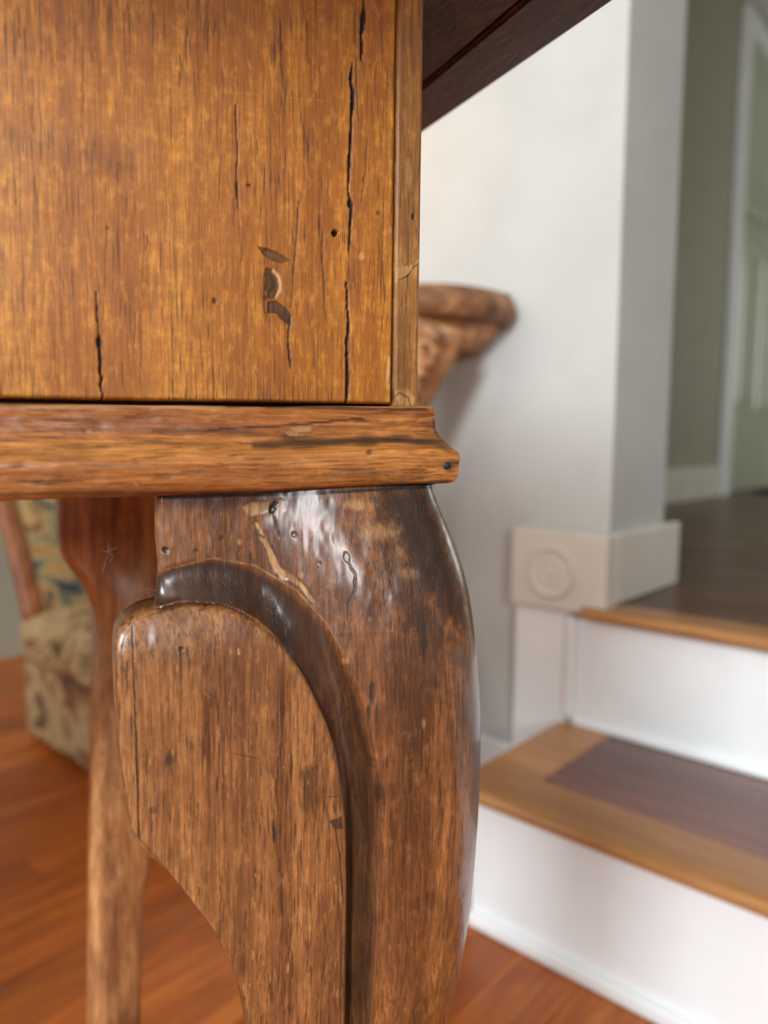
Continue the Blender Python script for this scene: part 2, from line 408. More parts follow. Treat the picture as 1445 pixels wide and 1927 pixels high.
# door in that wall
dr = empty('door_1', (UX, 3.70, Z2)); dr['kind'] = 'structure'
bm = bmesh.new(); box(bm, -.04, .03, -.02, .075, 0, 2.2, .006); bmobj('door_casing', bm, M_WHITE, dr)
bm = bmesh.new(); box(bm, -.04, .03, 1.19, 1.28, 0, 2.2, .006); bmobj('door_casing', bm, M_WHITE, dr)
bm = bmesh.new(); box(bm, -.04, .03, .075, 1.19, 2.1, 2.2, .006); bmobj('door_casing', bm, M_WHITE, dr)
leaf = boxo('door_leaf', M_DOOR, -.05, -.02, .08, 1.185, .01, 2.1, .002, dr)
for (a, b_) in ((.22, .58), (.68, 1.05)):
    for (c, d_) in ((.42, 1.22), (1.36, 1.98)):
        bm = bmesh.new()
        vs0 = [(a, c), (b_, c), (b_, d_), (a, d_)]
        i = .03; vs1 = [(a+i, c+i), (b_-i, c+i), (b_-i, d_-i), (a+i, d_-i)]; i = .05; vs2 = [(a+i, c+i), (b_-i, c+i), (b_-i, d_-i), (a+i, d_-i)]
        rows = [[bm.verts.new((xx, p[0], p[1])) for p in v] for xx, v in ((-.0195, vs0), (-.0105, vs0), (-.0165, vs1), (-.012, vs2))]
        for A, B in zip(rows, rows[1:]):
            for q in range(4): bm.faces.new((A[q], A[(q+1) % 4], B[(q+1) % 4], B[q]))
        bm.faces.new(rows[-1]); bm.faces.new(rows[0][::-1])
        bmobj('door_panel', bm, M_DOOR, leaf)
for z in (.45, 1.62):
    bm = bmesh.new(); box(bm, -.0199, -.006, .076, .125, z, z+.11, .002); bmobj('hinge', bm, M_STEEL, leaf)
bm = bmesh.new(); lathe(bm, [(.012, 0), (.012, .03), (.026, .045), (.028, .06), (.018, .072)], 20, Matrix.Translation((-.0199, 1.11, .95)) @ Matrix.Rotation(pi/2, 4, 'Y'))
bmobj('door_knob', bm, M_STEEL, leaf, True)
mt = boxo('door_mat', M_BLACK, -.40, .40, -.42, .42, 0, .018, .006); mt.location = (UX+.47, 4.42, Z2)
tag(mt, 'thin black mat lying on the dark raised floor before the panelled door', 'mat')

# two steps and the raised floor
st = empty('stair_steps', (-.5, R1, 0)); st['kind'] = 'structure'
def rb(bm, x0, x1, y0, y1, z0, z1): box(bm, x0+.5, x1+.5, y0-R1, y1-R1, z0, z1)
def rbo(name, mat, x0, x1, y0, y1, z0, z1, bev=0): return boxo(name, mat, x0+.5, x1+.5, y0-R1, y1-R1, z0, z1, bev, st)
XE = 2.0
rbo('riser', M_WHITE, -.503, XE, R1, R1+.02, 0, Z1-.0205)
rbo('base_shoe', M_WHITE, -.503, XE, R1-.011, R1-.0002, 0, .018, .004)
rbo('side_panel', M_WHITE, -.503, -.485, R1+.0205, R2+.01, 0, Z1-.0205)
rbo('riser', M_WHITE, -.515, XE, R2, R2+.02, Z1, Z2-.0205)
rbo('base_shoe', M_WHITE, -.503, XE, R2-.010, R2-.0002, Z1, Z1+.009, .003)
rbo('corner_bead', M_WHITE, -.520, -.505, R2-.008, R2-.0002, Z1+.0095, Z2-.0205, .003)
def nosed(name, mat, x0, x1, y0, y1, z1, t=.019, par=None, leftround=True):
    # board with a bullnose front edge (and left end)
    n = 8; prof = [(y0+t/2-cos(a)*t/2, z1-t/2+sin(a)*t/2) for a in np.linspace(pi/2, -pi/2, n)]
    prof = prof+[(y1, z1-t), (y1, z1)]
    bm = bmesh.new(); prism(bm, [(p[0]-R1, p[1]) for p in prof], 'x', x0+.5, x1+.5)
    return bmobj(name, mat and bm, mat, st)
nosed('tread_border', M_TREAD, -.524, XE, NOSE1, .8035, Z1)
rbo('tread_border', M_TREAD, -.524, -.4436, .8042, .9995, Z1-.019, Z1)
rbo('tread_inlay', M_INLAY, -.4428, XE, .8042, .9005, Z1-.019, Z1)
rbo('tread_inlay', M_INLAY, -.4428, XE, .9012, .9995, Z1-.019, Z1)
nosed('landing_nosing', M_TREAD, -.488, XE, NOSE2, 1.045, Z2)
lf = struct(boxo('floor_raised', M_LAND, -1.25, 2.2, 1.05, 6.5, Z2-.12, Z2-.004))
y = 1.0455; k = 0
while y < 5.2:
    hw = .0795 if y < 3 else .159
    x0 = (-.50 if y < 1.24 else UX) + 0
    xs = [x0]; xx = x0+.5+((k*.43) % .9)
    while xx < 1.9: xs.append(xx); xx += 1.1
    xs.append(2.0)
    for a, b_ in zip(xs, xs[1:]):
        if y > 1.2 or a > -1.0:
            if y < 1.24: a = max(a, -.469)
            o = boxo('plank', M_LAND, a+.0005, b_-.0005, 0, hw-.001, -.004, 0, 0, lf); o.location = (0, y, Z2)
    y += hw; k += 1

# plinth block on the wall end with a bullseye, pilaster panel below it
pb = struct(empty('trim_1', (-.54, .995, .352)))
def pbo(name, mat, x0, x1, y0, y1, z0, z1, bev=0): return boxo(name, mat, x0+.54, x1+.54, y0-.995, y1-.995, z0-.352, z1-.352, bev, pb)
pbo('plinth_block', M_JAMB, -.614, -.456, .995, WY-.0002, .352, .472, .004)
pbo('plinth_block', M_JAMB, -.469, -.456, WY, 1.277, Z2+.0005, .472, .003)
bm = bmesh.new()
lathe(bm, [(.040, 0), (.040, .0035), (.037, .006), (.033, .0050), (.030, .0035), (.022, .0032), (.019, .005), (.016, .005), (.013, .0035), (.009, .0037), (.007, .0055), (.003, .006)], 48,
      Matrix.Translation((-.543+.54, -.0002, .410-.352)) @ Matrix.Rotation(pi/2, 4, 'X'))
bmobj('bullseye_rosette', bm, M_JAMB, pb, False)
pbo('pilaster', M_WHITE, -.612, -.5205, R2, WY-.0002, 0, .3515, .003)
pbo('pilaster_foot', M_WHITE, -.616, -.5245, R2-.008, R2-.0002, 0, .10, .003)

# ================================================================== CONSOLE TABLE against the wall
cx, cy = -.853, WY-.016
con = empty('carved_console_table', (cx, cy, 0))
tag(con, 'carved giltwood console table with a curved top standing against the pale wall', 'console table')
q = onz(800, 538, .80)
RX, RY, ZT = .225, .20, .832
def demi(sx, sy, wob=0):
    P = []
    for a in np.linspace(0, pi, 61):
        r = 1+wob*sin(a*9)
        c_, s_ = cos(a), sin(a)
        P.append((RX*sx*np.sign(c_)*abs(c_)**.75*r, -RY*sy*abs(s_)**.75*r))
    return P
def loft(name, levels, mat, par, back=0):
    bm = bmesh.new(); rings = []
    for (sx, sy, z, wob) in levels:
        rings.append([bm.verts.new((p[0], p[1], z)) for p in demi(sx, sy, wob)])
    for A, B in zip(rings, rings[1:]):
        for i in range(len(A)-1): bm.faces.new((A[i], A[i+1], B[i+1], B[i]))
        bm.faces.new((A[-1], A[0], B[0], B[-1]))
    bm.faces.new(rings[0]); bm.faces.new(rings[-1][::-1])
    return bmobj(name, bm, mat, par, False)
loft('console_top', [(.955, .95, ZT-.046, 0), (.985, .98, ZT-.040, 0), (1.0, 1.0, ZT-.028, .004), (.985, .98, ZT-.014, 0), (.965, .96, ZT-.008, 0), (.95, .95, ZT, 0)], M_CARVED, con)
loft('console_frieze', [(.72, .72, ZT-.085, .02), (.80, .80, ZT-.07, .03), (.86, .85, ZT-.0465, 0)], M_CARVE, con)
def carved(name, path, widths, mat, par, lobes=5, n=28, seed=0):
    """a carved member: thick loft with fluted, lobed cross-section"""
    C3 = catmull(path, 8); W = catmull([(w[0], w[1], 0) for w in widths], 8)
    R = len(C3); P = np.zeros((R, n, 3)); zz = np.linspace(0, 1, R)
    for i, c in enumerate(C3):
        t = C3[min(i+1, R-1)]-C3[max(i-1, 0)]; t /= np.linalg.norm(t)
        a = np.array([1., 0, 0]); a -= t*(a@t); a /= np.linalg.norm(a); b_ = np.cross(t, a)
        for k_ in range(n):
            th = 2*pi*k_/n; rr = 1+.13*cos(lobes*th+1.5*sin(zz[i]*16+seed))+.10*sin(zz[i]*38+seed)*max(0, -sin(th))
            P[i, k_] = c+a*cos(th)*W[i, 0]*rr+b_*sin(th)*W[i, 1]*rr
    return gridmesh(name, P, mat, par, closed_u=True, caps=True)
LG = [(.115, -.10, ZT-.055), (.105, -.115, .72), (.085, -.12, .66), (.060, -.11, .585), (.050, -.10, .50), (.06, -.10, .38), (.10, -.11, .26), (.14, -.12, .17), (.17, -.13, .10), (.165, -.12, .045), (.15, -.11, .012)]
LW = [(.080, .05), (.062, .052), (.047, .045), (.034, .036), (.028, .03), (.028, .03), (.028, .03), (.03, .03), (.034, .034), (.032, .034), (.02, .02)]
for s in (1, -1):
    lg = carved('leg', [(p[0]*s, p[1], p[2]) for p in LG], LW, M_CARVE, con)
    # acanthus shell, scroll and bead carved on the leg's shoulder
    for k_, (dx, dz, sc_, tl_) in enumerate(((.165, .745, .030, .5), (.140, .70, .022, .3), (.10, .775, .020, -.2))):
        bm = bmesh.new(); pts = []; rad = []
        for t in np.linspace(0, 1, 26):
            a = t*2.2*2*pi*.75; r = sc_*(1-t*.8)
            pts.append((s*(dx+r*cos(a+tl_)), -.150, dz-.01+r*sin(a+tl_))); rad.append(.011*(1-t*.5))
        tube(bm, pts, rad, 8); bmobj('carved_scroll', bm, M_CARVE, lg, True)
    bm = bmesh.new()
    for j in range(5):
        a = (j-2)*.33; pts = [(s*(.09+.012*sin(a)), -.165, .60), (s*(.09+.05*sin(a)), -.178, .655), (s*(.09+.07*sin(a)), -.178, .71), (s*(.09+.08*sin(a)), -.165, .745-.012*abs(j-2))]
        tube(bm, catmull(pts, 4), [.006, .009, .011, .012, .013, .014, .014, .014, .013, .012, .011, .009, .005], 8)
    bmobj('carved_leaf', bm, M_CARVE, lg, True)
    bm = bmesh.new(); bmesh.ops.create_uvsphere(bm, u_segments=16, v_segments=10, radius=.036, matrix=Matrix.Translation((s*.165, -.13, .038)) @ Matrix.Diagonal((1, 1.1, .98, 1)))
    bmobj('foot', bm, M_CARVE, lg, True)
bm = bmesh.new(); tube(bm, catmull([(-.10, -.11, .27), (-.05, -.09, .24), (0, -.09, .25), (.05, -.09, .24), (.10, -.11, .27)], 6), .014, 10); bmobj('stretcher', bm, M_CARVE, con, True)

# ================================================================== TAPESTRY CHAIR, back to the left
ch = empty('tapestry_chair', (-1.52, .61, 0))
tag(ch, 'low tapestry-upholstered chair with a brown wooden frame standing by the left wall', 'chair')
def cushion(name, mat, x0, x1, y0, y1, z0, z1, par, bulge=.02, M=None, e=5):
    V = []
    bm = bmesh.new(); bmesh.ops.create_cube(bm, size=2)
    bmesh.ops.subdivide_edges(bm, edges=bm.edges, cuts=11, use_grid_fill=True)
    for v in bm.verts:
        x, y, z = v.co
        nrm = (abs(x)**e+abs(y)**e+abs(z)**e)**(1/e); x, y, z = x/nrm, y/nrm, z/nrm
        wob = .012*sin(x*7+z*3)+.01*cos(y*9+x*4)
        f = 1+bulge*(1-abs(z))*2+wob*.3
        v.co = ((x0+x1)/2+x*(x1-x0)/2*f, (y0+y1)/2+y*(y1-y0)/2*f, (z0+z1)/2+z*(z1-z0)/2*(1+.12*(1-x*x)*(1-y*y))*(1+wob))
    if M is not None: bmesh.ops.transform(bm, matrix=M, verts=bm.verts)
    return bmobj(name, bm, mat, par, True)
cushion('seat_base', M_TAPS, .005, .37, .0, .38, .003, .175, ch, .002, e=14)
cushion('seat_cushion', M_TAPS, -.02, .385, -.012, .395, .150, .262, ch, .01)
# leaning back: lower end on the seat, top leaning to -x
BX0, BX1, BZ1 = .055, -.20, .66
Mb = Matrix.Shear('XY', 4, (0, 0))
def lean(name, mat, y0, y1, w0, w1, z0, z1, par, roundit=True):
    bm = bmesh.new(); n = 14; P = []
    rows = []
    for i in range(n+1):
        t = i/n; z = z0+(z1-z0)*t; xc = BX0+(BX1-BX0)*((z-.2)/(BZ1-.2))**1.15 if z > .2 else BX0
        hw = (w0+(w1-w0)*t)/2; rw = []
        for k_ in range(20):
            a = 2*pi*k_/20; cx_ = np.sign(cos(a))*abs(cos(a))**.6; sy_ = np.sign(sin(a))*abs(sin(a))**(.6 if not roundit else .35)
            rw.append(bm.verts.new((xc+hw*cx_, (y0+y1)/2+(y1-y0)/2*sy_, z)))
        rows.append(rw)
    for A, B in zip(rows, rows[1:]):
        for k_ in range(20): bm.faces.new((A[k_], A[(k_+1) % 20], B[(k_+1) % 20], B[k_]))
    bm.faces.new(rows[0][::-1]); bm.faces.new(rows[-1])
    return bmobj(name, bm, mat, par, True)
lean('backrest', M_TAPB, .036, .345, .075, .06, .235, .62, ch)
lean('back_post', M_CHAIRW, .0, .038, .038, .04, .235, .68, ch, False)
lean('back_post', M_CHAIRW, .343, .38, .038, .04, .235, .68, ch, False)
bm = bmesh.new(); tube(bm, catmull([(BX1-.005, .0, .66), (BX1-.015, .1, .685), (BX1-.018, .19, .695), (BX1-.015, .28, .685), (BX1-.005, .38, .66)], 5), .022, 12); bmobj('top_rail', bm, M_CHAIRW, ch, True)

# ================================================================== THE ANTIQUE TABLE
tb = empty('antique_side_table', tuple(P0), TROT)
tag(tb, 'old golden-brown walnut side table with carved cabriole legs filling the foreground', 'table')
TWD, TDP, ZTOP = .86, .36, .79
ZA0, ZA1 = tl(700, 759, 0)[1], ZTOP            # apron bottom / top
XS = tl(741, 600, 0)[0]                        # joint between apron board and corner strip

K = 'line'
AP = [(K, 0, [(443, 195), (446, 290), (444, 330), (447, 388)], 3.4, .95, 1.2), (K, 0, [(664, 118), (660, 150), (665, 172), (658, 300), (655, 365)], 6, 1, 2.5),
      (K, 0, [(655, 360), (662, 385), (659, 420), (658, 472)], 5, 1, 2.0), ('blob', 0, (659, 382, 6, 12), .5, 1, 2), (K, 0, [(684, -10), (686, 30), (680, 60), (681, 112)], 6.5, 1, 2.5), ('blob', 0, (683, 38, 5, 18), .5, 1, 2),
      (K, 0, [(652, 530), (656, 600), (653, 655)], 4.5, .95, 2), (K, 0, [(652, 640), (655, 700), (652, 764)], 6, 1, 2.5), ('blob', 0, (653, 640, 5, 14), .5, .9, 1.5),
      (K, 0, [(181, 540), (184, 600), (188, 640)], 3.6, .95, 1.5), (K, 0, [(186, 620), (189, 690), (193, 758)], 4.2, 1, 2), ('blob', 0, (186, 634, 6, 15), .5, 1, 1.5),
      (K, 0, [(562, 375), (558, 430), (553, 510), (548, 575)], 2.4, .6, .8), (K, 0, [(544, 590), (541, 640), (548, 690)], 4, .8, 1.2), (K, 0, [(607, 428), (606, 480), (610, 530), (612, 600)], 2.6, .65, .8),
      (K, 1, [(566, 378), (561, 430), (556, 500)], 2, .5, -1), (K, 1, [(611, 430), (610, 520), (615, 590)], 2, .5, -1), (K, 0, [(322, 540), (324, 640), (325, 745)], 2.4, .55, .5), (K, 0, [(265, 500), (266, 640), (264, 752)], 2.2, .4, .4),
      (K, 0, [(322, 150), (323, 300)], 2, .35, .3), (K, 0, [(156, 60), (157, 170), (155, 230)], 2.4, .5, .4), (K, 0, [(352, 50), (350, 90), (352, 120)], 6, .6, .3), (K, 0, [(340, 100), (338, 160)], 4, .6, .3),
      (K, 0, [(242, 0), (244, 60), (243, 120)], 3, .5, .3), (K, 0, [(35, 10), (38, 70)], 5, .5, .3), (K, 0, [(528, 40), (532, 170)], 3.4, .6, .4), (K, 0, [(578, 40), (580, 120)], 3.5, .5, .3), (K, 0, [(100, 600), (104, 700)], 2.5, .4, .3), (K, 0, [(35, 640), (40, 745)], 4, .35, .2),
      (K, 0, [(565, 210), (572, 240), (583, 290)], 3, .45, .3), (K, 0, [(497, 480), (498, 560), (500, 600)], 2.2, .7, .8), (K, 0, [(590, 640), (592, 690)], 2.5, .5, .4),
      (K, 0, [(668, 20), (670, 130), (674, 230)], 2, .55, .5), (K, 1, [(672, 30), (674, 130), (676, 220)], 2, .4, -1), (K, 0, [(690, 260), (686, 330), (680, 380)], 2.4, .6, .6), (K, 0, [(720, 60), (706, 150)], 1.8, .3, .2), (K, 1, [(726, 40), (712, 110)], 1.8, .45, -1),
      (K, 0, [(722, 380), (718, 480), (724, 560), (716, 640)], 2, .5, .5), (K, 0, [(737, 240), (739, 330), (735, 420)], 2, .5, .5), (K, 1, [(730, 670), (728, 730)], 7, .75, .3), (K, 0, [(738, 600), (737, 770)], 3, .6, .8),
      ('blob', 0, (630.5, 436, 5.8, 7), .12, 1, 5), ('blob', 0, (468, 345, 6, 4), .5, .8, .6), ('blob', 0, (403, 560, 5, 6), .5, .75, .6), ('blob', 0, (203, 421, 5, 4), .5, .6, .4), ('blob', 0, (500, 556, 6, 6), .4, .7, .6),
      ('blob', 2, (711, 400, 6, 6), .4, .8, .2), ('blob', 1, (739, 432, 7, 8), .35, .8, .2), ('blob', 1, (680, 480, 6, 7), .4, .7, .2), ('blob', 2, (739, 432, 9, 10), .5, .5, 0),
      ('poly', 2, [(484, 459), (510, 466), (535, 477), (549, 490), (530, 491), (508, 484), (495, 474)], 3, .85, 1.0), ('poly', 2, [(500, 498), (512, 503), (526, 520), (531, 540), (522, 556), (505, 560), (499, 540)], 4, .95, .8),
      ('poly', 2, [(503, 562), (520, 560), (536, 575), (550, 590), (549, 609), (536, 603), (518, 586), (504, 584)], 3, 1, .8), (K, 1, [(514, 503), (526, 518), (527, 540), (519, 556)], 6, .8, .4), (K, 0, [(507, 508), (515, 530), (508, 545)], 7, .6, .6),
      ('blob', 2, (200, 290, 95, 42), .9, .28, 0), ('blob', 2, (90, 260, 90, 30), .9, .2, 0), ('blob', 2, (420, 30, 320, 42), .9, .22, 0), ('blob', 2, (20, 260, 22, 60), .9, .3, 0),  # the widest blob paints the top overhang's shade along the upper edge
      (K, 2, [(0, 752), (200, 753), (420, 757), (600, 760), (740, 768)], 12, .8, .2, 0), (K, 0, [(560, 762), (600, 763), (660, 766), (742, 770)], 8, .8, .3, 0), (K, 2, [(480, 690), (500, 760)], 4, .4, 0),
      (K, 1, [(345, 8), (368, 42)], 3, .35, -1), (K, 1, [(100, 120), (300, 160), (480, 175)], 1.6, .2, -1), (K, 1, [(440, 170), (620, 190)], 1.6, .2, -1)]
for _ in range(90):      # short dark pores and slips in the veneer
    x_, y_ = random.uniform(5, 735), random.uniform(5, 750)
    L_ = random.uniform(12, 60); AP.append((K, 0, [(x_, y_), (x_+random.uniform(-2, 2), y_+L_/2), (x_+random.uniform(-3, 3), y_+L_)], random.uniform(1.2, 2.2), random.uniform(.2, .5), 0))

def plankmesh(name, X0, X1, Z0, Z1, mat, items, step=.00042, thick=.019, wob=.0004, redge=.0006, lowstep=1):
    nx = max(4, int((X1-X0)/step)); nz = max(4, int((Z1-Z0)/step))
    X, Zz = np.meshgrid(np.linspace(X0, X1, nx), np.linspace(Z1, Z0, nz))
    px, py = tpx(X, X*0, Zz)
    A, dep = marks(px, py, items)
    wobble = (fbm(X/.02, Zz/.05, 3, 2)-.5)*wob
    e = np.minimum(np.minimum(X-X0, X1-X), Zz-Z0)
    rd = redge*2*np.clip(1-e/(redge*2), 0, 1)**2
    Y = dep+wobble+rd
    Zs = Zz+.0026*(np.minimum(X, 0)/.149)*np.clip((Z1-Zz)/(Z1-Z0), 0, 1)+.0
    P = np.stack([X, Y, Zs], -1)
    # skirt to the back
    def ringrow(row): q_ = row.copy(); q_[:, 1] = thick; return q_
    P = np.concatenate([ringrow(P[0])[None], P, ringrow(P[-1])[None]], 0)
    L = P[:, :1].copy(); L[..., 1] = thick; Rr = P[:, -1:].copy(); Rr[..., 1] = thick
    P = np.concatenate([L, P, Rr], 1)
    A = np.pad(A, ((1, 1), (1, 1), (0, 0)), mode='edge')
    return gridmesh(name, P, mat, tb, attrs=A, flip=True)
XL = tl(-70, 600, 0)[0]
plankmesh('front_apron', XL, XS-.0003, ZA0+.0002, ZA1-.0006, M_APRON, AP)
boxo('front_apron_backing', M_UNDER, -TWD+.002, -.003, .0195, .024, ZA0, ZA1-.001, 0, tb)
boxo('front_apron', M_APRON, -TWD, XL-.0004, 0, .019, ZA0-.0022, ZA1-.0006, 0, tb)
ST = [(K, 0, [(790, 494), (778, 502), (766, 520), (748, 527)], 2.6, .8, .7), ('poly', 1, [(742, 500), (770, 498), (790, 484), (790, 494), (768, 516), (745, 530)], 3, .8, .3), ('blob', 0, (778, 408, 4, 9), .5, .9, 1),
      (K, 0, [(744, 300), (741, 420), (743, 560)], 2, .4, .3), ('blob', 2, (770, 330, 18, 60), .8, .3, 0), ('blob', 1, (768, 330, 8, 40), .9, .4, 0), ('poly', 1, [(744, 735), (762, 728), (780, 745), (776, 768), (748, 768)], 5, .6, .4),
      (K, 0, [(742, 750), (752, 738), (768, 748), (774, 766)], 3, .7, .6), ('blob', 2, (760, 700, 24, 70), .9, .4, 0), ('blob', 0, (742, 745, 4, 16), .6, .7, .5), ('blob', 2, (765, 620, 15, 40), .9, .3, 0), (K, 2, [(770, 30), (778, 140)], 14, .4, 0)]
plankmesh('corner_strip', XS+.0002, 0, tl(770, 768, 0)[1], ZA1-.0006, M_STRIP, ST, wob=.0010, redge=.0007)
# other aprons
boxo('side_apron', M_STRIP, -.019, 0, .0245, TDP, ZA0, ZA1-.001, .001, tb)
boxo('back_apron', M_STRIP, -TWD, -.0195, TDP-.019, TDP, ZA0, ZA1-.001, .001, tb)
boxo('side_apron', M_STRIP, -TWD, -TWD+.019, .0245, TDP-.0195, ZA0, ZA1-.001, .001, tb)

# ---- table top: boards seen from below
def poly_slab(name, pts, z0, z1, mat, bev=.0):
    bm = bmesh.new(); prism(bm, pts, 'z', z0, z1)
    if bev: bmesh.ops.bevel(bm, geom=list(bm.edges), offset=bev, segments=3, affect='EDGES')
    return bmobj(name, bm, mat, tb)
e1 = onz(800, 248, ZTOP)-P0; e2 = onz(1160, 0, ZTOP)-P0; j1 = onz(801, 161, ZTOP)-P0; j2 = onz(993, 0, ZTOP)-P0
def xat(a, b_, Y):
    t = (Y-a@TD)/(b_@TD-a@TD); return a@TW+(b_@TW-a@TW)*t
YF, YB = -.085, TDP+.04
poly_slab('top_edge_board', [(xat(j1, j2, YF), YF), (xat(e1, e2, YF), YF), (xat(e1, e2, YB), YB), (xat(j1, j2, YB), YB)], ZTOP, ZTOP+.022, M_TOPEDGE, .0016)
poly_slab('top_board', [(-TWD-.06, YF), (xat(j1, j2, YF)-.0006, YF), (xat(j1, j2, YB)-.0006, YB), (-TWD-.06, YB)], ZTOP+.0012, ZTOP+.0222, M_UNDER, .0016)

# ---- moulding swept along the front and round the corner
MP = [(.0033, 770), (.0046, 774), (.0046, 790), (.0050, 808), (.0056, 817), (.0066, 826), (.0078, 834), (.0095, 844), (.0112, 851), (.0121, 858), (.0124, 866), (.0122, 878), (.0120, 890), (.0115, 903), (.0100, 911), (.0070, 913)]
zz_ = [tl(860-(.012-b)*1.38*4670*.9, y, -b)[1] for b, y in MP]
prof = catmull([(b, z, 0) for (b, y), z in zip(MP, zz_)], 4)[:, :2]
prof = np.concatenate([[(-.012, prof[0, 1])], [(0.0, prof[0, 1])], prof, [(0, prof[-1, 1])], [(-.018, prof[-1, 1])]])
MO = [(K, 0, [(380, 812), (430, 806), (500, 803), (555, 800), (620, 793), (690, 786)], 3.2, .9, 1.0), (K, 2, [(300, 815), (420, 812), (560, 825)], 12, .6, .1), ('poly', 1, [(535, 812), (560, 800), (585, 803), (580, 816), (545, 822)], 3, .9, .6),
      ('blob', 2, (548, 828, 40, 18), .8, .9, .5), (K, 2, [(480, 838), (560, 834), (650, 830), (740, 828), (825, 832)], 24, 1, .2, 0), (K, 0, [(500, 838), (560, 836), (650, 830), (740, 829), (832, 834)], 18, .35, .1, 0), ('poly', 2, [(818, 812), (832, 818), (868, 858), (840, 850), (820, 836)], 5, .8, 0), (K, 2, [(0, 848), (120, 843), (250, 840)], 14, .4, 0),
      (K, 2, [(230, 826), (330, 835), (430, 836)], 12, .55, 0), (K, 0, [(230, 868), (290, 860), (330, 857)], 2, .6, .2), (K, 0, [(430, 858), (460, 855)], 3, .6, .2), (K, 0, [(480, 880), (560, 872), (640, 868)], 2, .4, .2), ('blob', 0, (695, 851, 7, 6), .5, .7, .5),
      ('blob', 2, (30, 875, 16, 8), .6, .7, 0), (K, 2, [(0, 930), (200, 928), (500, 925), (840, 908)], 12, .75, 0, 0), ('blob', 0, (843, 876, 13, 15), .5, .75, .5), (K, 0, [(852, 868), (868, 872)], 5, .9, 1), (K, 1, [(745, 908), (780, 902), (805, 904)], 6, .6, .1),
      ('blob', 1, (166, 813, 7, 5), .4, .6, .3), ('blob', 0, (158, 812, 3, 7), .5, .5, .3), (K, 1, [(252, 909), (262, 914)], 3, .8, 0), (K, 0, [(812, 780), (820, 800), (823, 815)], 4, .8, .6), ('blob', 2, (130, 860, 60, 12), .9, .3, 0),
      (K, 1, [(0, 768), (160, 764), (420, 767)], 7, .35, 0, 0), (K, 2, [(0, 760), (200, 759), (420, 762), (640, 768), (800, 771)], 6, .9, 0, 0), ('blob', 2, (800, 800, 22, 30), .9, .4, 0), ('blob', 2, (700, 895, 130, 14), .9, .5, 0)]
for _ in range(120):
    x_ = random.uniform(0, 840); y_ = random.uniform(772, 915); L_ = random.uniform(15, 60)
    MO.append((K, 0, [(x_, y_), (x_+L_/2, y_-L_*.02), (x_+L_, y_-L_*.06)], random.uniform(1.2, 2.4), random.uniform(.2, .6), .1))
def zwav(X):  # hand-planed waviness
    return .0019*X/.149+.0006*np.sin(X*24+1.2)+(fbm(X/.03, X*0, 11, 2)-.5)*.0009
nX = int((.0-XL+.013)/.0006); ts = np.linspace(XL, 0, nX)
P = np.zeros((len(prof), nX, 3))
for i, (b_, z_) in enumerate(prof):
    X = ts+(b_)*((ts-XL)/(0-XL))**60   # mitre: the last sliver reaches out to x = b
    X = np.where(ts > -.002, ts+(b_)*(ts+.002)/.002, ts)
    P[i, :, 0] = X; P[i, :, 1] = -b_; P[i, :, 2] = z_+zwav(X)+(.0004 if i < 5 else 0)
# densify the visible vertical direction
def resample(P, m):
    R = P.shape[0]; d = np.concatenate([[0], np.cumsum(np.linalg.norm(np.diff(P[:, 0], axis=0), axis=1))]); s = np.linspace(0, d[-1], m)
    out = np.zeros((m,)+P.shape[1:])
    for j in range(3):
        for c_ in range(P.shape[1]): out[:, c_, j] = np.interp(s, d, P[:, c_, j])
    return out
P = resample(P, 120)
px, py = tpx(P[..., 0], P[..., 1], P[..., 2])
A, dep = marks(px, py, MO)
rough_ = (fbm(P[..., 0]/.008, P[..., 2]/.003, 21, 3)-.5)*.0007*(1+2*sstep(-.03, 0, P[..., 0]))
vis = (P[..., 1] < .0001)
P[..., 1] += np.where(vis, dep*.6+rough_, 0)
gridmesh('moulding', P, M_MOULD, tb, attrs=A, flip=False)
# corner return and the other sides of the moulding (lower detail)
def sweep(name, path_from, path_to, nrm, m0=1, m1=1, dz=0):
    d_ = np.array(path_to, float)-np.array(path_from, float); L = np.linalg.norm(d_); d_ /= L; nrm = np.array(nrm, float)
    T = np.linspace(0, 1, 40); Q = np.zeros((len(prof), 40, 3))
    for i, (b_, z_) in enumerate(prof):
        s = -m0*b_+T*(L+(m0+m1)*b_); Q[i, :, :2] = np.array(path_from)+np.multiply.outer(s, d_)+nrm*b_; Q[i, :, 2] = z_+dz+(fbm(T*L/.01, T*0+i*.3, 31, 2)-.5)*.0008
    Q = np.concatenate([Q, Q[:1]], 0)
    return gridmesh(name, Q, M_MOULD, tb, attrs=np.zeros(Q.shape), flip=False)
sweep('moulding', (0, .0003), (0, TDP), (1, 0), 0, 1)
sweep('moulding', (-.0003, TDP), (-TWD, TDP), (0, 1), 1, 1)
sweep('moulding', (-TWD, TDP), (-TWD, 0), (-1, 0), 1, 1)
sweep('moulding', (-TWD, 0), (XL-.0003, 0), (0, -1), 1, 0, -.0019)
# dark rail behind the gap and ragged end
ZM0 = prof[-1, 1]; ZM1 = prof[0, 1]
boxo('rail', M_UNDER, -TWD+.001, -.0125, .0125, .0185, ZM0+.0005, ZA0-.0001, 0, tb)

# iron nail in the moulding end
xn, zn = tl(841, 876, -.0118)
bm = bmesh.new(); lathe(bm, [(.0017, 0), (.0017, .0004), (.0012, .0008)], 14, Matrix.Translation((xn, -.0114, zn)) @ Matrix.Rotation(pi/2, 4, 'X')); bmobj('nail', bm, M_NAIL, tb, True)

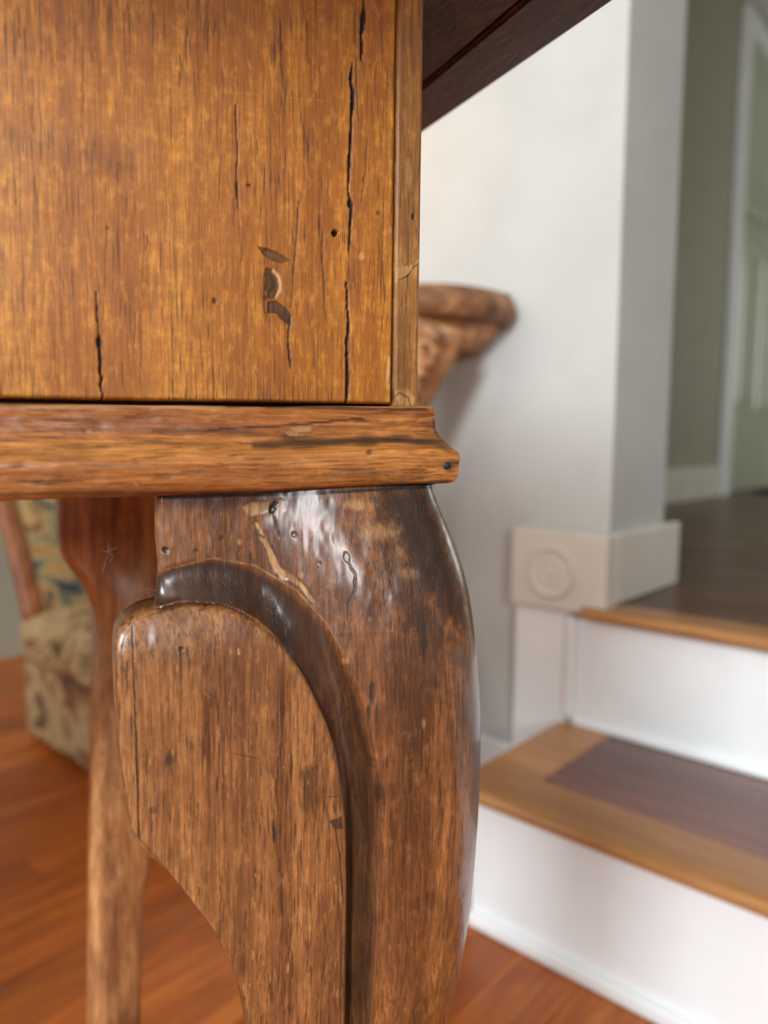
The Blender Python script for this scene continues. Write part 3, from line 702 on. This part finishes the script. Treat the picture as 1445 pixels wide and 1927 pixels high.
# ---- front leg
def curve_px(pts, b_):   # contour in the photo -> (X, z) on the plane standing b in front of the apron
    c_ = catmull([(p[0], p[1], 0) for p in pts], 6); return np.array([tl(q_[0], q_[1], -b_) for q_ in c_])
EAR_L = [(300, 1146), (262, 1158), (228, 1184), (216, 1215), (214, 1290), (222, 1400), (232, 1480), (248, 1565), (275, 1605), (318, 1645), (362, 1700), (405, 1762), (438, 1825), (458, 1880), (470, 1935), (480, 1990), (490, 2060), (496, 2150), (499, 2230), (500, 2300)]
EAR_T = [(300, 1146), (340, 1135), (385, 1135), (430, 1142), (468, 1158), (505, 1183), (540, 1222), (572, 1270), (600, 1325), (625, 1390), (640, 1450), (649, 1520), (653, 1620), (654, 1760), (655, 1935), (655, 2000), (647, 2090), (615, 2180), (560, 2255), (500, 2300)]
COVE = [(284, 1122), (300, 1085), (335, 1064), (385, 1056), (430, 1058), (475, 1070), (520, 1092), (560, 1120), (600, 1165), (632, 1220), (658, 1290), (678, 1370), (690, 1450), (692, 1560), (686, 1700), (682, 1935), (681, 2010), (672, 2120), (635, 2220), (575, 2300), (505, 2340)]
RIGHT = [(812, 912), (826, 950), (848, 1003), (868, 1060), (882, 1115), (893, 1190), (900, 1270), (904, 1350), (904, 1420), (901, 1500), (895, 1600), (886, 1700), (870, 1800), (852, 1880), (838, 1935), (824, 1990), (804, 2080), (782, 2190), (764, 2300)]
LEFT = [(294, 920), (292, 1000), (296, 1060), (293, 1110), (286, 1140)]
earL = curve_px(EAR_L, .012); earT = curve_px(EAR_T, .012); cov = curve_px(COVE, .011)
lef = curve_px(LEFT, .003)
camX, camY = CL@TW, CL@TD
# silhouette -> corner centre k(z)
rows_z = []; ks = []
rho_f = lambda z: np.interp(z, [.0, .15, .30, .38, .46, .53, .58, .6], [.022, .018, .020, .026, .026, .024, .017, .014])
for x_, y_, _ in catmull([(p[0], p[1], 0) for p in RIGHT], 6):
    r3 = ray(x_, y_); dx, dy = r3@TW, r3@TD; n_ = math.hypot(dx, dy); dx /= n_; dy /= n_
    nr = (dy, -dx); s_ = camX*nr[0]+camY*nr[1]
    t_ = -(camX*dx+camY*dy)/1; z_ = CL[2]+r3[2]*t_/n_
    rho = rho_f(z_); ks.append((s_-rho)/(nr[0]-nr[1])); rows_z.append(z_)
rows_z = np.array(rows_z[::-1]); ks = np.array(ks[::-1])
zb = rows_z[0]
rows_z = np.concatenate([[0, .025, .055, .12, .20], rows_z]); ks = np.concatenate([[-.056, -.044, -.060, -.064, -.044], ks])
kfun = lambda z: np.interp(z, rows_z, ks)
Lz = np.concatenate([[0, .025, .055, .12, .20], earL[::-1][:-1, 1], lef[::-1, 1]]); Lx = np.concatenate([[-.100, -.110, -.104, -.104, -.095], earL[::-1][:-1, 0]+.0015, lef[::-1, 0]])
o_ = np.argsort(Lz); Lz, Lx = Lz[o_], Lx[o_]
ZL1 = ZM0+.0002
def leg_front(X, z, m, k):
    """outward offset b of the carved front at (X, z) together with the cove mask"""
    top = sstep(.535, .585, z)
    flat = .0025+.003*sstep(.59, .54, z)
    Xl = -.066
    blend = np.clip((X-Xl)/(k-Xl+1e-6), 0, 1); blend = 1-(1-blend)**1.8; blend = blend*blend*(3-2*blend)*.6+blend*.4
    body = flat+(m-flat)*blend
    body2 = m-.0035*np.clip((k-X)/.03, 0, 3)**1.6
    wmix = sstep(.49, .545, z)
    body = body*wmix+body2*(1-wmix)
    return body
def shape_front(X, Zg, m, k):
    body = leg_front(X, Zg, m, k)
    earp = list(map(tuple, earL))+list(map(tuple, earT[::-1])); earp2 = earp
    ins_e = inpoly(X, Zg, earp2)
    dE, _ = polydist(X, Zg, [tuple(p) for p in earT]); dE = np.where(ins_e, 0, dE)
    dO, _ = polydist(X, Zg, [tuple(p) for p in cov])
    covp = [tuple(p) for p in cov]+[(-.5, cov[-1, 1]), (-.5, cov[0, 1])]
    ins_c = inpoly(X, Zg, covp)
    q_ = np.where(ins_c, dE/(dE+dO+1e-9), 1.0); q_ = np.where(ins_e, 0, q_)
    fl_ = earb(Zg)-.0065
    # concave section: low plateau by the ear, steep rise and small lip at the outer edge
    qq = np.clip(q_, 0, 1); prof_ = .12*qq+.88*qq**2.6
    b_r = fl_+(body-fl_)*np.clip(prof_, 0, 1)
    b_t = body-.0008*np.sin(pi*qq)+(earb(Zg)-.0016-body)*(1-qq)**2.0   # over the top the hollow sweeps out towards the block
    wt = sstep(-.030, -.062, X)
    b_ = np.where(ins_c, b_t*wt+b_r*(1-wt), body); dI, _ = polydist(X, Zg, [tuple(p) for p in earT]); b_ = np.where(ins_e & (dI > .0007), fl_, b_)
    below = sstep(cov[-1, 1]-.03, cov[-1, 1]-.002, Zg)
    b_ = np.where(Zg < cov[-1, 1], body, b_)
    return b_, ins_c & ~ins_e, q_
earb = lambda z: np.interp(z, [.285, .33, .36, .42, .48, .53, .56], [-.002, .006, .0092, .0125, .0130, .0120, .0105])

LM = [(K, 0, [(300, 936), (400, 934), (480, 931), (600, 928), (720, 921), (815, 915)], 7, .95, 0, 0), ('blob', 0, (513, 958, 7, 9), .3, 1, 3), ('blob', 0, (519, 948, 5, 5), .4, 1, 2), (K, 0, [(513, 962), (519, 985), (526, 1012)], 3, .85, 1), ('poly', 1, [(455, 955), (470, 945), (505, 942), (507, 962), (470, 972)], 3, .6, .2), ('poly', 1, [(520, 940), (540, 940), (538, 960), (522, 966)], 3, .4, .2),  # first stroke paints the shade of the gap under the moulding
      (K, 1, [(482, 990), (492, 1008), (502, 1028), (512, 1048), (522, 1070), (535, 1085)], 14, .75, .9, 0), (K, 1, [(522, 1070), (545, 1085), (566, 1100), (590, 1132)], 10, .6, .3), (K, 0, [(478, 985), (484, 1005), (498, 1012)], 7, .8, .7), (K, 0, [(500, 1000), (508, 1022), (522, 1050)], 3, .6, .5),
      ('blob', 0, (554, 1006, 6, 6), .3, .9, .5), ('blob', 1, (554, 1006, 3.5, 3.5), .3, .9, 0), ('blob', 0, (652, 1049, 9, 12), .35, .8, .5), ('blob', 1, (653, 1045, 6, 7), .4, .7, 0), ('blob', 0, (311, 1035, 6, 6), .3, 1, 1.5), ('blob', 2, (369, 1036, 6, 6), .4, .9, .3), ('blob', 2, (416, 1013, 6, 7), .4, .9, .3),
      ('blob', 1, (451, 1020, 6, 6), .5, .4, 0), ('blob', 1, (565, 1082, 7, 7), .5, .4, 0), ('blob', 1, (626, 1093, 6, 7), .5, .4, 0), ('blob', 1, (650, 1244, 7, 7), .4, .5, 0), ('blob', 0, (601, 1060, 5, 4), .5, .8, .3), ('blob', 1, (696, 1165, 6, 6), .5, .35, 0),
      (K, 0, [(655, 1058), (668, 1082), (667, 1110), (655, 1135), (653, 1168)], 3.6, .9, .9), (K, 0, [(443, 935), (444, 985)], 2.2, .6, .4), (K, 0, [(566, 1000), (570, 1060)], 2, .4, .2), (K, 0, [(470, 1035), (474, 1055)], 3, .8, .5), (K, 0, [(580, 1030), (586, 1120)], 1.8, .4, .2),
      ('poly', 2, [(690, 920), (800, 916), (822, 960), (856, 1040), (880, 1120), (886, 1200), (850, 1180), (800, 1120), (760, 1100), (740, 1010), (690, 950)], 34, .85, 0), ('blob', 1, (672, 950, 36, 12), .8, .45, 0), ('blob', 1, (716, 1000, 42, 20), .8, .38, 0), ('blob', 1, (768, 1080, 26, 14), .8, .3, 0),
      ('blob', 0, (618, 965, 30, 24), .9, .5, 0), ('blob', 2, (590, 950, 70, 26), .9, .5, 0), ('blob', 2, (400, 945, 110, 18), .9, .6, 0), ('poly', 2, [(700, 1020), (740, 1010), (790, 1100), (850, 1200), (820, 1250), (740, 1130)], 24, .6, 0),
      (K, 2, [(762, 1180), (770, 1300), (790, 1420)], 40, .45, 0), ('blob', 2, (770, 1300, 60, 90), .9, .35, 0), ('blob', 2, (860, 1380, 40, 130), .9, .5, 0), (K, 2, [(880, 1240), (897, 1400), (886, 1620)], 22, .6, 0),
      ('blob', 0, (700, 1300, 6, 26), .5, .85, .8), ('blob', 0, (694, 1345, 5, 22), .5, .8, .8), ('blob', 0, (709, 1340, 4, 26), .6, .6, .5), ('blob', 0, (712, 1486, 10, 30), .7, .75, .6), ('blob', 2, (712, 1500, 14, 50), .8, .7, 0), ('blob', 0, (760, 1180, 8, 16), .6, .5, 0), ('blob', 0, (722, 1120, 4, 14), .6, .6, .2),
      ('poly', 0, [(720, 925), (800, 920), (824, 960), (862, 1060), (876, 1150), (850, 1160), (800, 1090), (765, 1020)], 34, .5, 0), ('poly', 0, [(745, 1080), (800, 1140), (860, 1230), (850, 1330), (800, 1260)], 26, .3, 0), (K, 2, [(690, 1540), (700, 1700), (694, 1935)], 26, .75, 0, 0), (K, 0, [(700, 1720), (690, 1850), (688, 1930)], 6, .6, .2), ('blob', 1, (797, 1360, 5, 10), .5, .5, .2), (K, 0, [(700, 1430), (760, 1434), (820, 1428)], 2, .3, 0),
      (K, 0, [(296, 1050), (292, 1120)], 6, .5, 0), ('blob', 0, (668, 1500, 4, 8), .4, .7, .5), (K, 1, [(300, 1075), (400, 1050), (480, 1064), (560, 1112), (620, 1180), (650, 1240)], 3, .3, -1)]
for _ in range(190):
    x_, y_ = random.uniform(300, 890), random.uniform(930, 1915)
    L_ = random.uniform(8, 34); LM.append((K, 0, [(x_, y_), (x_+random.uniform(-1, 1), y_+L_/2), (x_+random.uniform(-2, 2), y_+L_)], random.uniform(1.3, 2.4), random.uniform(.25, .65), 0))
for _ in range(26):
    x_, y_ = random.uniform(700, 870), random.uniform(1020, 1800); LM.append(('blob', 2, (x_, y_, random.uniform(5, 16), random.uniform(12, 40)), .8, random.uniform(.3, .6), 0))

zd = np.concatenate([np.linspace(ZL1, zb+.002, 700), np.linspace(zb, .0, 46)])
def build_leg(name, zd, nf, ns, na, detail, par, mat):
    R = len(zd); tot = nf+na+ns+14; P = np.zeros((R, tot, 3))
    k = kfun(zd); rho = rho_f(zd); m = k+rho; XL_ = np.interp(zd, Lz, Lx)
    T = np.linspace(0, 1, nf)
    X = XL_[:, None]+(k-XL_)[:, None]*T; Zg = np.repeat(zd[:, None], nf, 1)
    b_, cm, q_ = shape_front(X, Zg, m[:, None], k[:, None])
    el = np.clip((X-XL_[:, None])/.0025, 0, 1); b_ = b_-.0022*(1-np.sqrt(1-(1-el)**2))*sstep(.40, .5, Zg)
    P[:, :nf, 0] = X; P[:, :nf, 1] = -b_; P[:, :nf, 2] = Zg
    th = np.linspace(pi/2, 0, na+1)[None, 1:]
    P[:, nf:nf+na, 0] = k[:, None]+rho[:, None]*np.cos(th); P[:, nf:nf+na, 1] = -(k[:, None]+rho[:, None]*np.sin(th)); P[:, nf:nf+na, 2] = zd[:, None]
    T2 = np.linspace(1, 0, ns+1)[1:]; X2 = XL_[:, None]+(k-XL_)[:, None]*T2; b2, _, _ = shape_front(X2, np.repeat(zd[:, None], ns, 1), m[:, None], k[:, None])
    s = nf+na
    P[:, s:s+ns, 0] = b2; P[:, s:s+ns, 1] = -X2; P[:, s:s+ns, 2] = zd[:, None]
    # inner faces
    ti = np.interp(zd, [0, .16, .29, .6], [1, 1, 0, 0]); tin = -.026*(1-ti)+XL_*ti; tin = np.maximum(tin, XL_)
    s += ns; u7 = np.linspace(0.001, 1, 7); xb_ = np.minimum(b2[:, -1], .02)
    t0 = np.minimum(tin, b2[:, -1]-.004)
    for j, u in enumerate(u7):          # side wing end towards the inner corner
        P[:, s+j, 0] = t0; P[:, s+j, 1] = -(XL_+(tin-XL_)*u)
    for j, u in enumerate(u7):
        P[:, s+7+j, 0] = tin+(XL_+.017-tin)*u; P[:, s+7+j, 1] = -t0
    P[:, s:, 2] = zd[:, None]
    if detail:
        vis = slice(0, nf+na)
        W = P[:, vis]; px, py = tpx(W[..., 0], W[..., 1], W[..., 2]); A_, dep = marks(px, py, LM)
        # the carved hollow is blackened, fading at its outer edge
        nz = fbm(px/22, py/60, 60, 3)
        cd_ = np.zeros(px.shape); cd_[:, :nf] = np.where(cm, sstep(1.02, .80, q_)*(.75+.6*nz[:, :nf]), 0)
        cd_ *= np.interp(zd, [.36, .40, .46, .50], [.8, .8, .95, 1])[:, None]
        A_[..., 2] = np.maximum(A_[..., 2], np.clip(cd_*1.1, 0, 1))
        bump_ = (fbm(px/40, py/90, 70, 3)-.5)*.0011*sstep(0, 30, px-290)
        W[..., 1] += dep*.55+bump_*.8; W[..., 0] -= bump_*.3*0
        AA = np.zeros(P.shape); AA[:, vis] = A_
    else: AA = np.zeros(P.shape)
    return gridmesh(name, P, mat, par, closed_u=True, attrs=AA, caps=True, flip=False)
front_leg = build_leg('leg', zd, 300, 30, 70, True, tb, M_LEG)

EM = [(K, 0, [(249, 1180), (252, 1260), (254, 1340), (258, 1430), (260, 1500), (262, 1575)], 3.4, .9, 1.0, 0), (K, 0, [(258, 1166), (300, 1152), (330, 1146)], 2, .5, .4), ('blob', 2, (340, 1160, 22, 24), .8, .6, 0), ('blob', 0, (341, 1221, 5.5, 5.5), .3, .9, .8), ('blob', 1, (341, 1220, 2.5, 2.5), .3, .7, 0),
      ('blob', 0, (318, 1432, 8, 18), .7, .7, .2), ('blob', 0, (515, 1565, 5, 22), .6, .85, .3), ('blob', 0, (290, 1525, 8, 8), .7, .5, .2), ('poly', 2, [(560, 1450), (600, 1440), (600, 1500), (585, 1560), (565, 1520)], 14, .7, 0), ('blob', 2, (450, 1290, 130, 110), .95, .36, 0), ('blob', 2, (330, 1220, 100, 70), .95, .4, 0), ('blob', 2, (300, 1400, 60, 90), .95, .35, 0),
      ('poly', 0, [(620, 1545), (644, 1535), (645, 1560), (630, 1560)], 4, .75, .4), (K, 0, [(630, 1550), (640, 1620), (645, 1700)], 2.6, .8, .5), (K, 0, [(612, 1500), (640, 1498)], 2, .5, .3), (K, 0, [(615, 1510), (620, 1570)], 2.4, .6, .4), (K, 0, [(440, 1418), (490, 1428)], 2, .5, .2), (K, 2, [(600, 1330), (640, 1440), (648, 1530)], 14, .4, 0),
      (K, 2, [(216, 1215), (222, 1400), (245, 1560), (320, 1645), (410, 1765), (470, 1935)], 10, .6, 0, 0), (K, 0, [(640, 1700), (642, 1800), (640, 1925)], 3, .5, .2), ('blob', 2, (606, 1480, 10, 60), .8, .5, 0), (K, 1, [(300, 1140), (380, 1132), (460, 1150), (540, 1218), (600, 1320), (640, 1440)], 4, .45, -1, 0),
      (K, 1, [(385, 1305), (400, 1315)], 3, .5, -1), (K, 1, [(345, 1330), (350, 1350)], 3, .4, -1)]
for _ in range(330):
    x_, y_ = random.uniform(225, 645), random.uniform(1180, 1915)
    L_ = random.uniform(8, 36); EM.append((K, 0, [(x_, y_), (x_+random.uniform(-1, 1), y_+L_/2), (x_+random.uniform(-2, 2), y_+L_)], random.uniform(1.3, 2.4), random.uniform(.25, .65), 0))
for _ in range(90):
    x_, y_ = random.uniform(240, 640), random.uniform(1200, 1915); L_ = random.uniform(4, 18); EM.append((K, 1, [(x_, y_), (x_, y_+L_)], 2, random.uniform(.3, .7), -1))
def build_ear(name, nz, nx, mirror, detail, par):
    eL = earL; zt = eL[0, 1]
    # the top arc: left part of the outline above z of the highest point is shared, so use the highest point as apex
    full = np.concatenate([eL[::-1], earT[1:]], 0); ia = np.argmax(full[:, 1]); left = full[:ia+1]; right = full[ia:][::-1]
    za = full[ia, 1]; zlow = left[0, 1]
    # continue the block below the frame until it dies into the leg
    tt_ = np.linspace(0, 1, nz); zr = za-(za-zlow)*(tt_**1.35*.75+.25*(1-(1-tt_)**1.6)*tt_); zr[0] -= 1e-5
    zr[-1] += 1e-5
    oL = np.argsort(left[:, 1]); oR = np.argsort(right[:, 1])
    lx = np.interp(zr, left[oL, 1], left[oL, 0]); rx = np.interp(zr, right[oR, 1], right[oR, 0])
    T = (1-np.cos(np.linspace(0, pi, nx)))/2*.5+np.linspace(0, 1, nx)*.5
    X = lx[:, None]+(rx-lx)[:, None]*T; Zg = np.repeat(zr[:, None], nx, 1)
    bound = [tuple(p) for p in full]
    d_, prm = polydist(X, Zg, bound)
    R_ = .0030*sstep(.50, .56, Zg)+.0016
    t_ = np.clip(d_/R_, 0, 1); rd = R_*(1-np.sqrt(np.clip(1-(1-t_)**2, 0, 1)))
    topfall = .0045*np.clip(1-(za-Zg)/.022, 0, 1)**2
    b_ = earb(Zg)-rd*1.0-topfall
    P = np.stack([X, -b_, Zg], -1)
    A_ = np.zeros(P.shape)
    if detail:
        px, py = tpx(P[..., 0], P[..., 1], P[..., 2]); A_, dep = marks(px, py, EM)
        P[..., 1] += dep*.6+(fbm(px/45, py/120, 80, 3)-.5)*.0007
    n_ = nx; back = P[:, ::-1].copy(); bk = np.minimum(earb(Zg)-.0045, earb(Zg)-.020)
    ed1 = P[:, -1:].copy(); ed0 = P[:, :1].copy()
    back = back[:, ::max(1, nx//12)].copy(); back[..., 1] = .0085
    P = np.concatenate([P, back], 1); A_ = np.concatenate([A_, np.zeros(back.shape)], 1)
    if mirror:
        Q = P.copy(); Q[..., 0] = -P[..., 1]; Q[..., 1] = -P[..., 0]; P = Q
    return gridmesh(name, P, M_EAR, par, closed_u=True, attrs=A_, caps=True, flip=mirror)
build_ear('knee_block', 640, 250, False, True, front_leg)
build_ear('knee_block', 110, 40, True, False, front_leg)

# other legs: coarser; the rear one is seen through under the table
def rear_leg(par, mat, sx, sy, ox, oy, n=150, m=56):
    tab = np.array([  # z, inner X, outer X, inner Y depth, exponent
        (0, -.118, -.070, -.112, 2.6), (.018, -.126, -.064, -.120, 2.4), (.04, -.124, -.068, -.118, 2.4), (.075, -.121, -.080, -.112, 2.6), (.13, -.1225, -.086, -.112, 2.8), (.20, -.1215, -.085, -.110, 3), (.28, -.1185, -.081, -.108, 3),
        (.36, -.1145, -.052, -.100, 3.2), (.42, -.1105, -.020, -.092, 3.6), (.455, -.1085, .004, -.088, 4), (.475, -.1085, .010, -.086, 4.5), (.490, -.112, .012, -.084, 5), (.500, -.117, .011, -.082, 5.5), (.510, -.124, .009, -.080, 6), (.518, -.129, .007, -.080, 7), (.53, -.131, .005, -.080, 8), (.60, -.130, .002, -.080, 9)])
    z = np.linspace(ZL1, 0, n); c = [np.interp(z, tab[:, 0], tab[:, i]) for i in range(1, 5)]
    ker = np.ones(5)/5; c = [np.convolve(np.pad(q_, 2, mode='edge'), ker, 'valid') for q_ in c]
    th = np.linspace(0, 2*pi, m, endpoint=False); P = np.zeros((n, m, 3))
    for i in range(n):
        x0_, x1_, y0_, e = [q_[i] for q_ in c]
        C_ = np.sign(np.cos(th))*np.abs(np.cos(th))**(2/e); S_ = np.sign(np.sin(th))*np.abs(np.sin(th))**(2/e)
        P[i, :, 0] = ox+sx*((x0_+x1_)/2+(x1_-x0_)/2*C_); P[i, :, 1] = oy+sy*((y0_+x1_)/2+(x1_-y0_)/2*S_); P[i, :, 2] = z[i]
    return gridmesh('leg', P, mat, par, closed_u=True, caps=True, flip=(sx*sy > 0))
rear_leg(tb, M_BLEG, 1, 1, 0, TDP)
rear_leg(tb, M_BLEG, -1, 1, -TWD, TDP)
rear_leg(tb, M_BLEG, -1, -1, -TWD, 0)

# dust fibres clinging to the leg
fb = bmesh.new()
def fibre(pts, Y):
    P_ = [];
    for x_, y_ in pts: a, c_ = tl(x_, y_, Y); P_.append((a, Y, c_))
    tube(fb, catmull(P_, 4), .00006, 4)
for f_ in ([(190, 1035), (203, 1038), (220, 1030)], [(203, 1022), (204, 1038), (198, 1060), (192, 1078)], [(204, 1038), (212, 1048), (206, 1058)]): fibre(f_, .002)
for f_ in ([(274, 1110), (282, 1108), (293, 1112)], [(276, 1109), (279, 1118)], [(226, 1146), (232, 1165), (240, 1172)], [(219, 1180), (214, 1200), (213, 1230), (216, 1262)], [(240, 1168), (232, 1180), (224, 1190)]): fibre(f_, -.0115)
o = bmobj('dust_fibres', fb, M_FIBRE, front_leg); o['kind'] = 'stuff'
